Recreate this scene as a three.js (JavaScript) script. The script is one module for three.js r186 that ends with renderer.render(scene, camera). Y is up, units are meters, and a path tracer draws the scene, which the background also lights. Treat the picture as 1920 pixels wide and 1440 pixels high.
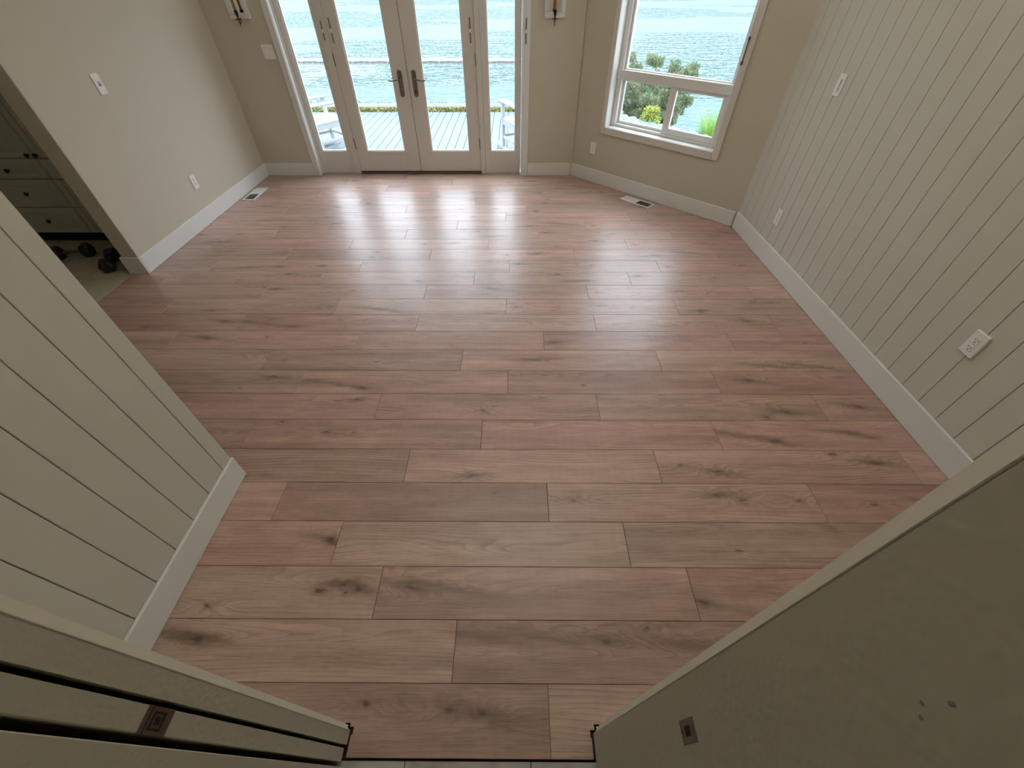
import * as THREE from 'three';
import { mergeGeometries } from 'three/addons/utils/BufferGeometryUtils.js';

// ---------------------------------------------------------------- camera, sky, exposure
const scene = new THREE.Scene();
const camera = new THREE.PerspectiveCamera(86.86, 4 / 3, 0.005, 800);
{
  const p = 0.79057, yaw = -0.00692, roll = -0.00222;
  const f = new THREE.Vector3(Math.sin(yaw) * Math.cos(p), -Math.sin(p), -Math.cos(yaw) * Math.cos(p));
  const r0 = new THREE.Vector3(Math.cos(yaw), 0, Math.sin(yaw)), u0 = new THREE.Vector3().crossVectors(r0, f);
  const r = r0.clone().multiplyScalar(Math.cos(roll)).addScaledVector(u0, Math.sin(roll));
  const u = u0.clone().multiplyScalar(Math.cos(roll)).addScaledVector(r0, -Math.sin(roll));
  camera.position.set(0, 1.666, 0);
  camera.quaternion.setFromRotationMatrix(new THREE.Matrix4().makeBasis(r, u, f.clone().negate()));
}
const renderer = new THREE.WebGLRenderer({ antialias: true });
renderer.toneMapping = THREE.LinearToneMapping;
renderer.toneMappingExposure = 1.15;
renderer.shadowMap.enabled = true;
const LAMP = 6.9, HALL = 0.25;

// ---------------------------------------------------------------- noise
function hash(x, y, s) { let h = Math.imul(x, 374761393) ^ Math.imul(y, 668265263) ^ Math.imul(s, 1442695041); h = Math.imul(h ^ (h >>> 13), 1274126177); return ((h ^ (h >>> 16)) >>> 0) / 4294967296; }
function vn(x, y, s) {
  const xi = Math.floor(x), yi = Math.floor(y), fx = x - xi, fy = y - yi, ux = fx * fx * (3 - 2 * fx), uy = fy * fy * (3 - 2 * fy);
  const a = hash(xi, yi, s), b = hash(xi + 1, yi, s), c = hash(xi, yi + 1, s), d = hash(xi + 1, yi + 1, s);
  return a + (b - a) * ux + (c - a) * uy + (a - b - c + d) * ux * uy;
}
const fbm = (x, y, s, n = 3) => { let v = 0, a = 0.5, t = 0; for (let i = 0; i < n; i++) { v += a * vn(x, y, s + i); t += a; a *= 0.5; x *= 2.03; y *= 2.03; } return v / t; };
function rng(seed) { let a = seed >>> 0; return () => { a = (a + 0x6D2B79F5) | 0; let t = Math.imul(a ^ (a >>> 15), 1 | a); t = (t + Math.imul(t ^ (t >>> 7), 61 | t)) ^ t; return ((t ^ (t >>> 14)) >>> 0) / 4294967296; }; }

{ // overcast sky, the same all the way round
  const w = 256, h = 128, d = new Float32Array(w * h * 4), SKY = 7.5;
  for (let j = 0; j < h; j++) for (let i = 0; i < w; i++) {
    const el = ((j + 0.5) / h - 0.5) * Math.PI, az = (i / w) * Math.PI * 2;
    const sx = Math.cos(az), sz = Math.sin(az), up = Math.max(0, Math.sin(el));
    const c = 0.86 + 0.28 * fbm(10 + sx * 3 * Math.cos(el) + up * 4, 10 + sz * 3 * Math.cos(el), 7, 4);
    const L = SKY * (1 + 1.6 * up) / 2.6 * c, k = (j * w + i) * 4;
    d[k] = L * 0.85; d[k + 1] = L * 0.97; d[k + 2] = L * 1.10; d[k + 3] = 1;
  }
  const t = new THREE.DataTexture(d, w, h, THREE.RGBAFormat, THREE.FloatType);
  t.mapping = THREE.EquirectangularReflectionMapping; t.magFilter = THREE.LinearFilter; t.colorSpace = THREE.LinearSRGBColorSpace; t.needsUpdate = true;
  scene.background = t;
}

// ---------------------------------------------------------------- helpers
const used = new Map();
function numbered(name) { const n = used.get(name) || 0; used.set(name, n + 1); return n ? name + '_' + String(n).padStart(3, '0') : name; }
function shade(o) { o.traverse((c) => { if (c.isMesh) { c.castShadow = true; c.receiveShadow = true; } }); return o; }
function tag(o, label, category, group, kind) { o.userData.label = label; o.userData.category = category; if (group) o.userData.group = group; if (kind) o.userData.kind = kind; return o; }
function thing(name, label, category, pos = [0, 0, 0], turn = 0, group, kind) {
  const o = new THREE.Group(); o.name = numbered(name); o.position.set(...pos); o.rotation.y = turn; scene.add(o);
  return tag(o, label, category, group, kind);
}
function part(name, geo, mat, parent, label) {
  const m = new THREE.Mesh(Array.isArray(geo) ? (geo.length > 1 ? mergeGeometries(geo.map(norm)) : geo[0]) : geo, mat);
  m.name = name; m.castShadow = m.receiveShadow = true; parent.add(m); if (label) m.userData.label = label; return m;
}
function norm(g) { const n = g.index ? g.toNonIndexed() : g; for (const k of Object.keys(n.attributes)) if (!['position', 'normal', 'uv'].includes(k)) n.deleteAttribute(k); if (!n.attributes.normal) n.computeVertexNormals(); if (!n.attributes.uv) metric(n); return n; }
function metric(g) { // uv in metres from the dominant axis of each face
  const p = g.attributes.position, n = g.attributes.normal, uv = new Float32Array(p.count * 2);
  for (let i = 0; i < p.count; i++) {
    const ax = Math.abs(n.getX(i)), ay = Math.abs(n.getY(i)), az = Math.abs(n.getZ(i));
    if (ay >= ax && ay >= az) { uv[2 * i] = p.getX(i); uv[2 * i + 1] = p.getZ(i); } else if (ax >= az) { uv[2 * i] = p.getZ(i); uv[2 * i + 1] = p.getY(i); } else { uv[2 * i] = p.getX(i); uv[2 * i + 1] = p.getY(i); }
  }
  g.setAttribute('uv', new THREE.BufferAttribute(uv, 2)); return g;
}
// box between two corners with chamfered edges
function cb(x0, x1, y0, y1, z0, z1, c = 0.0015) {
  if (x0 > x1) [x0, x1] = [x1, x0]; if (y0 > y1) [y0, y1] = [y1, y0]; if (z0 > z1) [z0, z1] = [z1, z0];
  c = Math.min(c, (x1 - x0) * 0.45, (y1 - y0) * 0.45, (z1 - z0) * 0.45);
  const P = [], X = [x0, x1], Y = [y0, y1], Z = [z0, z1], m = new THREE.Vector3((x0 + x1) / 2, (y0 + y1) / 2, (z0 + z1) / 2);
  const v = (a, i, j, k) => { const s = [i ? -1 : 1, j ? -1 : 1, k ? -1 : 1], q = [X[i], Y[j], Z[k]]; for (let t = 0; t < 3; t++) if (t !== a) q[t] += s[t] * c; return new THREE.Vector3(...q); };
  const tri = (a, b, d) => { const n = new THREE.Vector3().subVectors(b, a).cross(new THREE.Vector3().subVectors(d, a)), o = new THREE.Vector3().add(a).add(b).add(d).multiplyScalar(1 / 3).sub(m); if (n.dot(o) < 0) [b, d] = [d, b]; P.push(...a.toArray(), ...b.toArray(), ...d.toArray()); };
  const quad = (a, b, d, e) => { tri(a, b, d); tri(a, d, e); };
  for (const s of [0, 1]) {
    quad(v(0, s, 0, 0), v(0, s, 1, 0), v(0, s, 1, 1), v(0, s, 0, 1));
    quad(v(1, 0, s, 0), v(1, 1, s, 0), v(1, 1, s, 1), v(1, 0, s, 1));
    quad(v(2, 0, 0, s), v(2, 1, 0, s), v(2, 1, 1, s), v(2, 0, 1, s));
  }
  for (const i of [0, 1]) for (const j of [0, 1]) {
    quad(v(0, i, j, 0), v(0, i, j, 1), v(1, i, j, 1), v(1, i, j, 0));
    quad(v(0, i, 0, j), v(0, i, 1, j), v(2, i, 1, j), v(2, i, 0, j));
    quad(v(1, 0, i, j), v(1, 1, i, j), v(2, 1, i, j), v(2, 0, i, j));
    for (const k of [0, 1]) tri(v(0, i, j, k), v(1, i, j, k), v(2, i, j, k));
  }
  const g = new THREE.BufferGeometry(); g.setAttribute('position', new THREE.Float32BufferAttribute(P, 3)); g.computeVertexNormals(); return metric(g);
}
const db = (x0, x1, y0, y1, d0, d1, c) => cb(x0, x1, y0, y1, -d0, -d1, c);   // the same with depth into the room in place of z
function cyl(r0, r1, h, x, y, z, seg = 20, axis = 'y') { const g = new THREE.CylinderGeometry(r0, r1, h, seg); if (axis === 'x') g.rotateZ(Math.PI / 2); if (axis === 'z') g.rotateX(Math.PI / 2); g.translate(x, y, z); return g; }
function tube(pts, r, seg = 24, rad = 8) { return new THREE.TubeGeometry(new THREE.CatmullRomCurve3(pts.map((p) => new THREE.Vector3(...p))), seg, r, rad); }
function bar(a, b, w, t) { // squared bar from a to b
  const A = new THREE.Vector3(...a), B = new THREE.Vector3(...b), L = A.distanceTo(B), g = cb(-w / 2, w / 2, 0, L, -t / 2, t / 2, 0.003);
  g.applyQuaternion(new THREE.Quaternion().setFromUnitVectors(new THREE.Vector3(0, 1, 0), B.clone().sub(A).normalize())); g.translate(...a); return g;
}
function tex(w, h, fn, srgb, rep) {
  const d = new Uint8Array(w * h * 4);
  for (let j = 0; j < h; j++) for (let i = 0; i < w; i++) { const c = fn(i, j), k = (j * w + i) * 4; if (typeof c === 'number') { d[k] = d[k + 1] = d[k + 2] = Math.max(0, Math.min(255, c)); } else { d[k] = Math.max(0, Math.min(255, c[0])); d[k + 1] = Math.max(0, Math.min(255, c[1])); d[k + 2] = Math.max(0, Math.min(255, c[2])); } d[k + 3] = 255; }
  const t = new THREE.DataTexture(d, w, h); t.magFilter = THREE.LinearFilter; t.minFilter = THREE.LinearMipmapLinearFilter; t.generateMipmaps = true;
  t.wrapS = t.wrapT = THREE.RepeatWrapping; if (srgb) t.colorSpace = THREE.SRGBColorSpace; if (rep) t.repeat.set(rep[0], rep[1]); t.needsUpdate = true; return t;
}
const wrapN = (i, j, n, f, s) => { // tileable noise
  const x = i / n * f, y = j / n * f, xi = Math.floor(x), yi = Math.floor(y), fx = x - xi, fy = y - yi, u = fx * fx * (3 - 2 * fx), w = fy * fy * (3 - 2 * fy), q = (a, b) => hash(a % f, b % f, s);
  return (q(xi, yi) * (1 - u) + q(xi + 1, yi) * u) * (1 - w) + (q(xi, yi + 1) * (1 - u) + q(xi + 1, yi + 1) * u) * w;
};

// ---------------------------------------------------------------- materials
const std = (r, g, b, rough = 0.6, extra = {}) => { const m = new THREE.MeshStandardMaterial({ roughness: rough, metalness: 0, ...extra }); m.color.setRGB(r, g, b); return m; };
const peel = tex(512, 512, (i, j) => 255 * (0.55 * wrapN(i, j, 512, 96, 3) + 0.3 * wrapN(i, j, 512, 170, 4) + 0.15 * wrapN(i, j, 512, 40, 5)), false, [1.6, 1.6]);
const M = {
  paint: std(0.61, 0.565, 0.462, 0.7, { bumpMap: peel, bumpScale: 0.0007 }),
  ship: std(0.635, 0.62, 0.535, 0.55),
  trim: std(0.79, 0.79, 0.76, 0.42),
  doorPaint: std(0.70, 0.675, 0.62, 0.45),
  jamb: std(0.58, 0.55, 0.43, 0.55, { bumpMap: peel, bumpScale: 0.0006 }),
  ceiling: std(0.82, 0.81, 0.77, 0.85),
  vinyl: std(0.80, 0.80, 0.77, 0.4),
  plate: std(0.88, 0.88, 0.87, 0.35),
  slot: std(0.05, 0.05, 0.05, 0.6),
  dark: std(0.012, 0.010, 0.009, 0.9),
  seam: std(0.05, 0.032, 0.022, 0.9),
  pewter: std(0.24, 0.215, 0.185, 0.42, { metalness: 0.6 }),
  bronze: std(0.17, 0.115, 0.095, 0.4, { metalness: 0.55 }),
  iron: std(0.022, 0.015, 0.013, 0.55, { metalness: 0.3 }),
  mirror: std(0.85, 0.87, 0.87, 0.03, { metalness: 1 }),
  candle: std(0.34, 0.15, 0.05, 0.5),
  glass: new THREE.MeshPhysicalMaterial({ color: 0xffffff, roughness: 0, transmission: 1, thickness: 0, ior: 1.5 }),
  deckWhite: std(0.38, 0.40, 0.41, 0.5),
  cabinet: std(0.55, 0.52, 0.43, 0.5),
  rubber: std(0.014, 0.013, 0.014, 0.42),
  gripRed: std(0.16, 0.07, 0.055, 0.45),
  register: std(0.84, 0.84, 0.82, 0.4),
  duct: std(0.03, 0.03, 0.03, 0.8),
};

// ---------------------------------------------------------------- oak floor
const PW = 0.19, PL = 1.207, Z0 = 0.051;
const KNOTS = [[0,-0.204,0.61,1,0],[0,-0.483,0.71,0.8,0],[0,-0.097,0.58,0.9,1],[1,0.332,0.65,0.9,1],[1,0.487,0.87,0.5,0],[1,-0.119,0.73,1.2,2],[1,0.091,0.72,1,2],[1,0.616,0.6,1,2],[1,-1.128,0.66,1.1,1],[1,-1.251,0.74,1,2],[2,-1.145,0.21,0.7,0],[2,-0.743,0.51,0.9,0],[2,-0.658,0.64,0.7,1],[2,-0.638,0.46,0.6,0],[2,-0.597,0.54,0.9,1],[2,-0.397,0.59,1.1,1],[2,-0.232,0.58,0.9,2],[2,0.722,0.33,1,1],[3,-0.766,0.56,1.1,1],[3,0.928,0.34,0.35,0],[4,0.268,0.54,0.7,0],[4,0.925,0.69,0.8,1],[4,1.036,0.56,0.9,0],[4,1.287,0.56,0.6,0],[4,1.611,0.47,0.5,0],[4,-0.088,0.72,0.35,0],[5,-0.197,0.18,0.8,1],[5,0.805,0.52,0.6,0],[5,0.967,0.33,0.9,1],[5,1.565,0.86,0.8,0],[5,1.745,0.62,1,1],[5,0.934,0.41,0.4,0],[6,-1.234,0.92,0.7,0],[6,-0.97,0.55,0.7,0],[6,-0.827,0.52,0.6,0],[6,1.328,0.29,1.2,1],[6,1.114,0.51,1.1,2],[6,1.743,0.52,1,2],[7,1.348,0.13,0.9,0],[7,1.47,0.29,1.1,1],[7,-0.979,0.69,0.5,0],[7,-0.169,0.34,0.6,0],[7,-0.11,0.5,0.6,0],[7,1.883,0.52,1,1],[7,-0.874,0.77,0.6,1],[8,1.369,0.57,1.2,1],[8,-1.16,0.5,1.1,2],[8,-0.867,0.23,0.9,1],[8,-1.41,0.71,0.9,1],[8,-1.571,0.22,0.4,0],[9,1.549,0.25,1,2],[9,1.817,0.21,1.1,2],[9,0.119,0.53,0.7,2],[10,-2.005,0.58,0.9,1],[10,0.26,0.37,0.8,1],[10,1.867,0.39,0.5,0],[9,-0.844,0.41,0.3,0],[9,-1.414,0.42,0.4,0],[11,-2.472,0.2,0.8,0],[11,-1.981,0.53,1,1],[11,-1.486,0.25,0.8,1],[11,1.585,0.62,0.9,1],[11,-1.754,0.43,0.9,2],[12,-0.958,0.3,1,2],[12,-2.141,0.21,0.7,1],[12,0.175,0.53,0.9,1],[10,-1.617,0.65,0.5,0],[8,0.397,0.35,0.4,0],[7,0.153,0.84,0.4,0],[7,0.829,0.98,0.3,0]];
const JOINT = [0.115, -0.206, -0.52, 0.47, 0.153, 0.692, -0.166, 0.46, -0.035, -0.321, 0.19, 0.548, -0.057, 0.546, -0.312, -0.04, 0.50, -0.226, 0.22, -0.537, -0.083, 0.12, -0.4, 0.3, -0.2, 0.5, -0.05];
function woodMaps(W, H, seed, knots, tone, hue) { // knots in plank metres [x, y, size, kind]
  const rnd = rng(seed * 7919 + 13), cath = rnd() < 0.6, cy = PW * (0.25 + 0.5 * rnd()), f0 = 55 + 45 * rnd(), s = seed * 31 + 5, cx = PL * rnd(), warp = 1.2 + rnd() * 1.6, vein = 0.6 + 0.6 * rnd();
  return tex(W, H, (i, j) => {
    const x = i / W * PL, y = j / H * PW;
    let g = y * f0 + warp * 2.2 * (fbm(x * 1.3, y * 9, s, 3) - 0.5) + 0.5 * (vn(x * 7, y * 30, s + 9) - 0.5);
    if (cath) { const q = (y - cy) / 0.045; g += 7.5 * Math.exp(-q * q) * (0.35 + 0.8 * Math.abs(x - cx) + 0.35 * (vn(x * 4, 3, s) - 0.5)); }
    let dark = 0, stain = 0;
    for (const [kx, ky, ks, kind] of knots) {
      const dx = x - kx + 0.022 * (vn(x * 38, y * 90, s + 17) - 0.5), dy = y - ky + 0.012 * (vn(x * 34, y * 70, s + 18) - 0.5) + (ks > 0.85 && kind ? 0.18 * (x - kx) : 0), rx = 0.016 * ks, ry = 0.0075 * ks;
      const n = 0.65 + 0.7 * vn(x * 60, y * 110, s + 3), q = (dx * dx) / (rx * rx) + (dy * dy) / (ry * ry);
      g += 3.2 * ks * Math.exp(-(dx * dx) / (0.012 * ks * ks) - (dy * dy) / (0.0011 * ks)) * Math.sign(dy || 1);
      if (kind < 2) dark += 0.85 * Math.exp(-q * n * 1.3) + 0.34 * Math.exp(-q * 0.14 * n);
      if (kind > 0) { const sl = dy - 0.03 * dx + 0.012 * (vn(x * 9, 1, s + 4) - 0.5); stain += (kind === 2 ? 0.95 : 0.75) * Math.exp(-(dx * dx) / ((kind === 2 ? 0.030 : 0.014) * ks) - (sl * sl) / (0.00030 * ks)) * (0.55 + 0.9 * vn(x * 14, y * 120, s + 5)); }
    }
    const ph = g - Math.floor(g), ring = Math.pow(ph, 2.4) * (1 - Math.pow(ph, 24));
    const pore = vn(x * 26, y * 1300, s + 6), fine = vn(x * 9, y * 620, s + 7), big = fbm(x * 1.6 + 9, y * 14, s + 8, 3), band = fbm(x * 0.8, y * 38, s + 11, 2);
    let v = 0.13 + 0.35 * vein * ring * (0.5 + 0.9 * vn(x * 3, y * 25, s + 12)) + 0.22 * (fine - 0.5) + (pore > 0.66 ? 0.34 * (pore - 0.66) / 0.34 : 0) + 0.50 * (big - 0.5) + 0.36 * (band - 0.5) + 0.26 * (fbm(x * 11, y * 34, s + 15, 2) - 0.5) + tone;
    v = Math.max(-0.25, Math.min(0.95, v));
    let r = 201 - 78 * v, gg = 167 - 76 * v, b = 150 - 73 * v;
    r += hue * 3.5; gg -= hue * 3; b -= hue * 1;
    stain = Math.min(1, stain) * 0.72; r += (112 - r) * stain; gg += (87 - gg) * stain; b += (66 - b) * stain;
    dark = Math.min(1, dark) * 0.74; r += (70 - r) * dark; gg += (48 - gg) * dark; b += (37 - b) * dark;
    return [r, gg, b];
  }, true);
}
const FLOOR_ROUGH = 0.5;
function woodMat(map) { const m = new THREE.MeshPhysicalMaterial({ map, roughness: FLOOR_ROUGH, clearcoat: 1.0, clearcoatRoughness: 0.31 }); return m; }
const floor = thing('floor', 'pink-brown oak plank floor running across the room', 'floor', [0, 0, 0], 0, null, 'structure');
part('underlay', db(-3.03, 2.06, -0.03, -0.0125, 0.056, 5.24, 0), M.seam, floor);
part('slab', db(-3.03, 2.06, -0.2, -0.03, 0.056, 5.24, 0), M.seam, floor);
{
  const generic = []; for (let k = 0; k < 14; k++) {
    const r = rng(900 + k), kn = []; for (let q = 0; q < 3; q++) if (r() < 0.6) kn.push([r() * PL, (0.15 + 0.7 * r()) * PW, 0.4 + 0.6 * r(), Math.floor(r() * 3)]);
    generic.push(woodMat(woodMaps(512, 96, 300 + k, kn, (r() - 0.5) * 0.22, (r() - 0.5) * 1.6)));
  }
  const TONE = { '1,-0.206': 0.22, '0,-1.092': 0.12, '4,-1.054': 0.17, '0,0.115': 0.0, '2,-0.518': 0.06, '3,-0.737': -0.02, '5,-1.723': 0.12, '6,-1.373': 0.12, '4,1.36': 0.14, '10,1.397': 0.02, '9,-1.528': 0.12, '9,-0.321': -0.05, '8,-0.035': 0.1, '7,-0.747': 0.08 };
  let gi = 0;
  for (let row = 0; row < 27; row++) {
    const z0 = Z0 + row * PW, z1 = Math.min(z0 + PW, 5.19), rr = rng(50 + row);
    const right = (z) => z < 3.74 ? 2.05 : Math.min(2.05, 0.643 + (5.117 - z) + 0.05);
    const left = z0 < 0.95 ? -1.30 : (z0 < 2.80 ? -3.02 : -2.92);
    for (let k = -4; k < 4; k++) {
      const j0 = JOINT[row] + k * PL, j1 = j0 + PL, a = Math.max(j0, left), e0 = Math.min(j1, right(z0)), e1 = Math.min(j1, right(z1));
      if (Math.max(e0, e1) - a < 0.03) continue;
      const seen = row < 12 || (row === 12 && j1 < 0.2);
      const kn = KNOTS.filter((q) => q[0] === row && q[1] > j0 && q[1] < j1).map((q) => [q[1] - j0, q[2] * PW, q[3], q[4]]);
      const key = Object.keys(TONE).find((t) => +t.split(',')[0] === row && Math.abs(+t.split(',')[1] - j0) < 0.05);
      const tone = key ? TONE[key] : (rr() - 0.5) * 0.17, hue = (rr() - 0.35) * 1.5;
      const mat = seen ? woodMat(woodMaps(1024, 160, row * 11 + k + 40, kn, tone, hue)) : generic[(gi += 1 + Math.floor(rr() * 5)) % 14];
      const g0 = 0.0007, c = 0.0012, th = 0.012, P = [], U = [];
      const A = [[a + g0, z0 + g0], [Math.max(a + 0.004, e0 - g0), z0 + g0], [Math.max(a + 0.004, e1 - g0), z1 - g0], [a + g0, z1 - g0]];
      const B = [[A[0][0] + c, A[0][1] + c], [A[1][0] - c, A[1][1] + c], [A[2][0] - c, A[2][1] - c], [A[3][0] + c, A[3][1] - c]];
      const put = (p, y) => { P.push(p[0], y, -p[1]); U.push((p[0] - j0) / PL, (p[1] - z0) / PW); };
      const q4 = (a1, y1, b1, y2, c1, y3, d1, y4) => { put(a1, y1); put(b1, y2); put(c1, y3); put(a1, y1); put(c1, y3); put(d1, y4); };
      q4(B[0], 0, B[1], 0, B[2], 0, B[3], 0);
      for (let t = 0; t < 4; t++) { const n = (t + 1) % 4; q4(A[t], -c, A[n], -c, B[n], 0, B[t], 0); q4(A[t], -th, A[n], -th, A[n], -c, A[t], -c); }
      let g = new THREE.BufferGeometry(); g.setAttribute('position', new THREE.Float32BufferAttribute(P, 3)); g.setAttribute('uv', new THREE.Float32BufferAttribute(U, 2)); g.computeVertexNormals();
      if (row === 0) { // cut round the doorway jambs
        const lo = Math.abs(j0 - 0.115) < 0.01 ? [[j0, 0.056], [0.2455, 0.056], [0.2455, 0.106], [0.2415, 0.106], [0.2415, 0.124], [0.256, 0.124], [0.256, 0.1375], [e0, 0.1375]] : Math.abs(j1 - 0.115) < 0.01 ? [[a, 0.1375], [-0.514, 0.1375], [-0.514, 0.128], [-0.5015, 0.128], [-0.5015, 0.110], [-0.5065, 0.110], [-0.5065, 0.056], [e0, 0.056]] : [[a, 0.1375], [e0, 0.1375]];
        const sh = new THREE.Shape([...lo, [e0, z1], [a, z1]].map((p) => new THREE.Vector2(...p)));
        g = new THREE.ExtrudeGeometry(sh, { depth: 0.010, bevelThickness: 0.001, bevelSize: 0.001, bevelOffset: -0.0015, bevelSegments: 1 }); g.rotateX(-Math.PI / 2); g.translate(0, -0.011, 0);
        const pp = g.attributes.position, uu = g.attributes.uv; for (let t = 0; t < pp.count; t++) uu.setXY(t, (pp.getX(t) - j0) / PL, (-pp.getZ(t) - z0) / PW);
      }
      part('plank', g, mat, floor);
    }
  }
}
console.log('floor done');

// ---------------------------------------------------------------- room shell
const CH = 3.1;
const st = (name, label, cat = 'wall', pos, turn) => thing(name, label, cat, pos, turn, null, 'structure');
const ANG = -0.78827, AP = [0.643, 0, -5.117];
{ // left wall and its end
  const w = st('wall_left', 'beige painted wall left of the french doors, ending at the kitchen opening');
  part('plaster', db(-3.03, -2.904, 0, CH, 2.879, 5.104, 0.004), M.paint, w);
  const b = st('baseboard_left', 'white baseboard along the beige left wall and round its end', 'baseboard');
  part('board', db(-2.904, -2.889, 0, 0.135, 2.8795, 5.104, 0.004), M.trim, b);
  part('board', db(-3.045, -2.889, 0, 0.135, 2.864, 2.879, 0.004), M.trim, b);
  part('board', db(-3.045, -3.03, 0, 0.135, 2.8795, 3.44, 0.004), M.trim, b);
}
{ // back wall round the doors
  const w = st('wall_back', 'beige wall around the french doors, against the light');
  part('plaster', db(-3.03, -2.29, 0, CH, 5.104, 5.26, 0), M.paint, w);
  part('plaster', db(0.09, 0.66, 0, CH, 5.104, 5.26, 0), M.paint, w);
  part('plaster', db(-2.29, 0.09, 2.09, CH, 5.104, 5.26, 0), M.paint, w);
  const b = st('baseboard_back', 'white baseboard on either side of the french doors', 'baseboard');
  part('board', db(-2.889, -2.337, 0, 0.135, 5.09, 5.104, 0.004), M.trim, b);
  part('board', db(0.147, 0.640, 0, 0.135, 5.09, 5.104, 0.004), M.trim, b);
}
{ // angled wall with the window
  const w = st('wall_angled', 'beige angled wall below and around the lake window', 'wall', AP, ANG);
  const T = -0.18;
  part('plaster', cb(-0.0, 0.39, 0, CH, T, -0.014, 0), M.paint, w);
  part('plaster', cb(1.59, 2.06, 0, CH, T, -0.014, 0), M.paint, w);
  part('plaster', cb(0.39, 1.59, 0, 0.535, T, -0.014, 0), M.paint, w);
  part('plaster', cb(0.39, 1.59, 2.07, CH, T, -0.014, 0), M.paint, w);
  const b = st('baseboard_angled', 'white baseboard under the lake window', 'baseboard', AP, ANG);
  part('board', cb(0.006, 1.953, 0, 0.135, -0.014, 0, 0.004), M.trim, b);
}
{ // right shiplap wall
  const w = st('wall_right', 'cream vertical shiplap wall on the right, with thin dark grooves');
  part('backing', db(2.062, 2.2, 0, CH, 0.1375, 3.86, 0), M.ship, w);
  const S = 0.1176; let z = 1.04 - 8 * S;
  for (let k = 0; k < 40; k++) {
    const a = Math.max(0.1375, z + k * S), e = Math.min(z + (k + 1) * S, 3.76); if (e - a < 0.01 || a < 0.13) continue;
    part('shiplap_board', db(2.044, 2.062, 0, CH, a + 0.0014, e - 0.0014, 0.0012), M.ship, w);
  }
  const b = st('baseboard_right', 'white baseboard along the cream shiplap wall on the right', 'baseboard');
  part('board', db(2.03, 2.044, 0, 0.145, 0.138, 3.722, 0.004), M.trim, b);
}
{ // left partition
  const w = st('wall_partition', 'cream shiplap partition end in the left foreground');
  part('backing', db(-1.41, -1.297, 0, CH, 0.1375, 1.046, 0), M.ship, w);
  const S = 0.1177; let z = 0.394 - 3 * S;
  for (let k = 0; k < 12; k++) {
    const a = Math.max(0.1375, z + k * S), e = z + (k + 1) * S > 1.0 ? 1.049 : z + (k + 1) * S; if (a > 0.985) break; if (e - a < 0.01) continue;
    part('shiplap_board', db(-1.297, -1.281, 0, CH, a + 0.0015, e - 0.0015, 0.0014), M.ship, w);
  }
  const b = st('baseboard_partition', 'white baseboard at the foot of the shiplap partition', 'baseboard');
  part('board', db(-1.281, -1.267, 0, 0.135, 0.138, 1.048, 0.004), M.trim, b);
}
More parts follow.
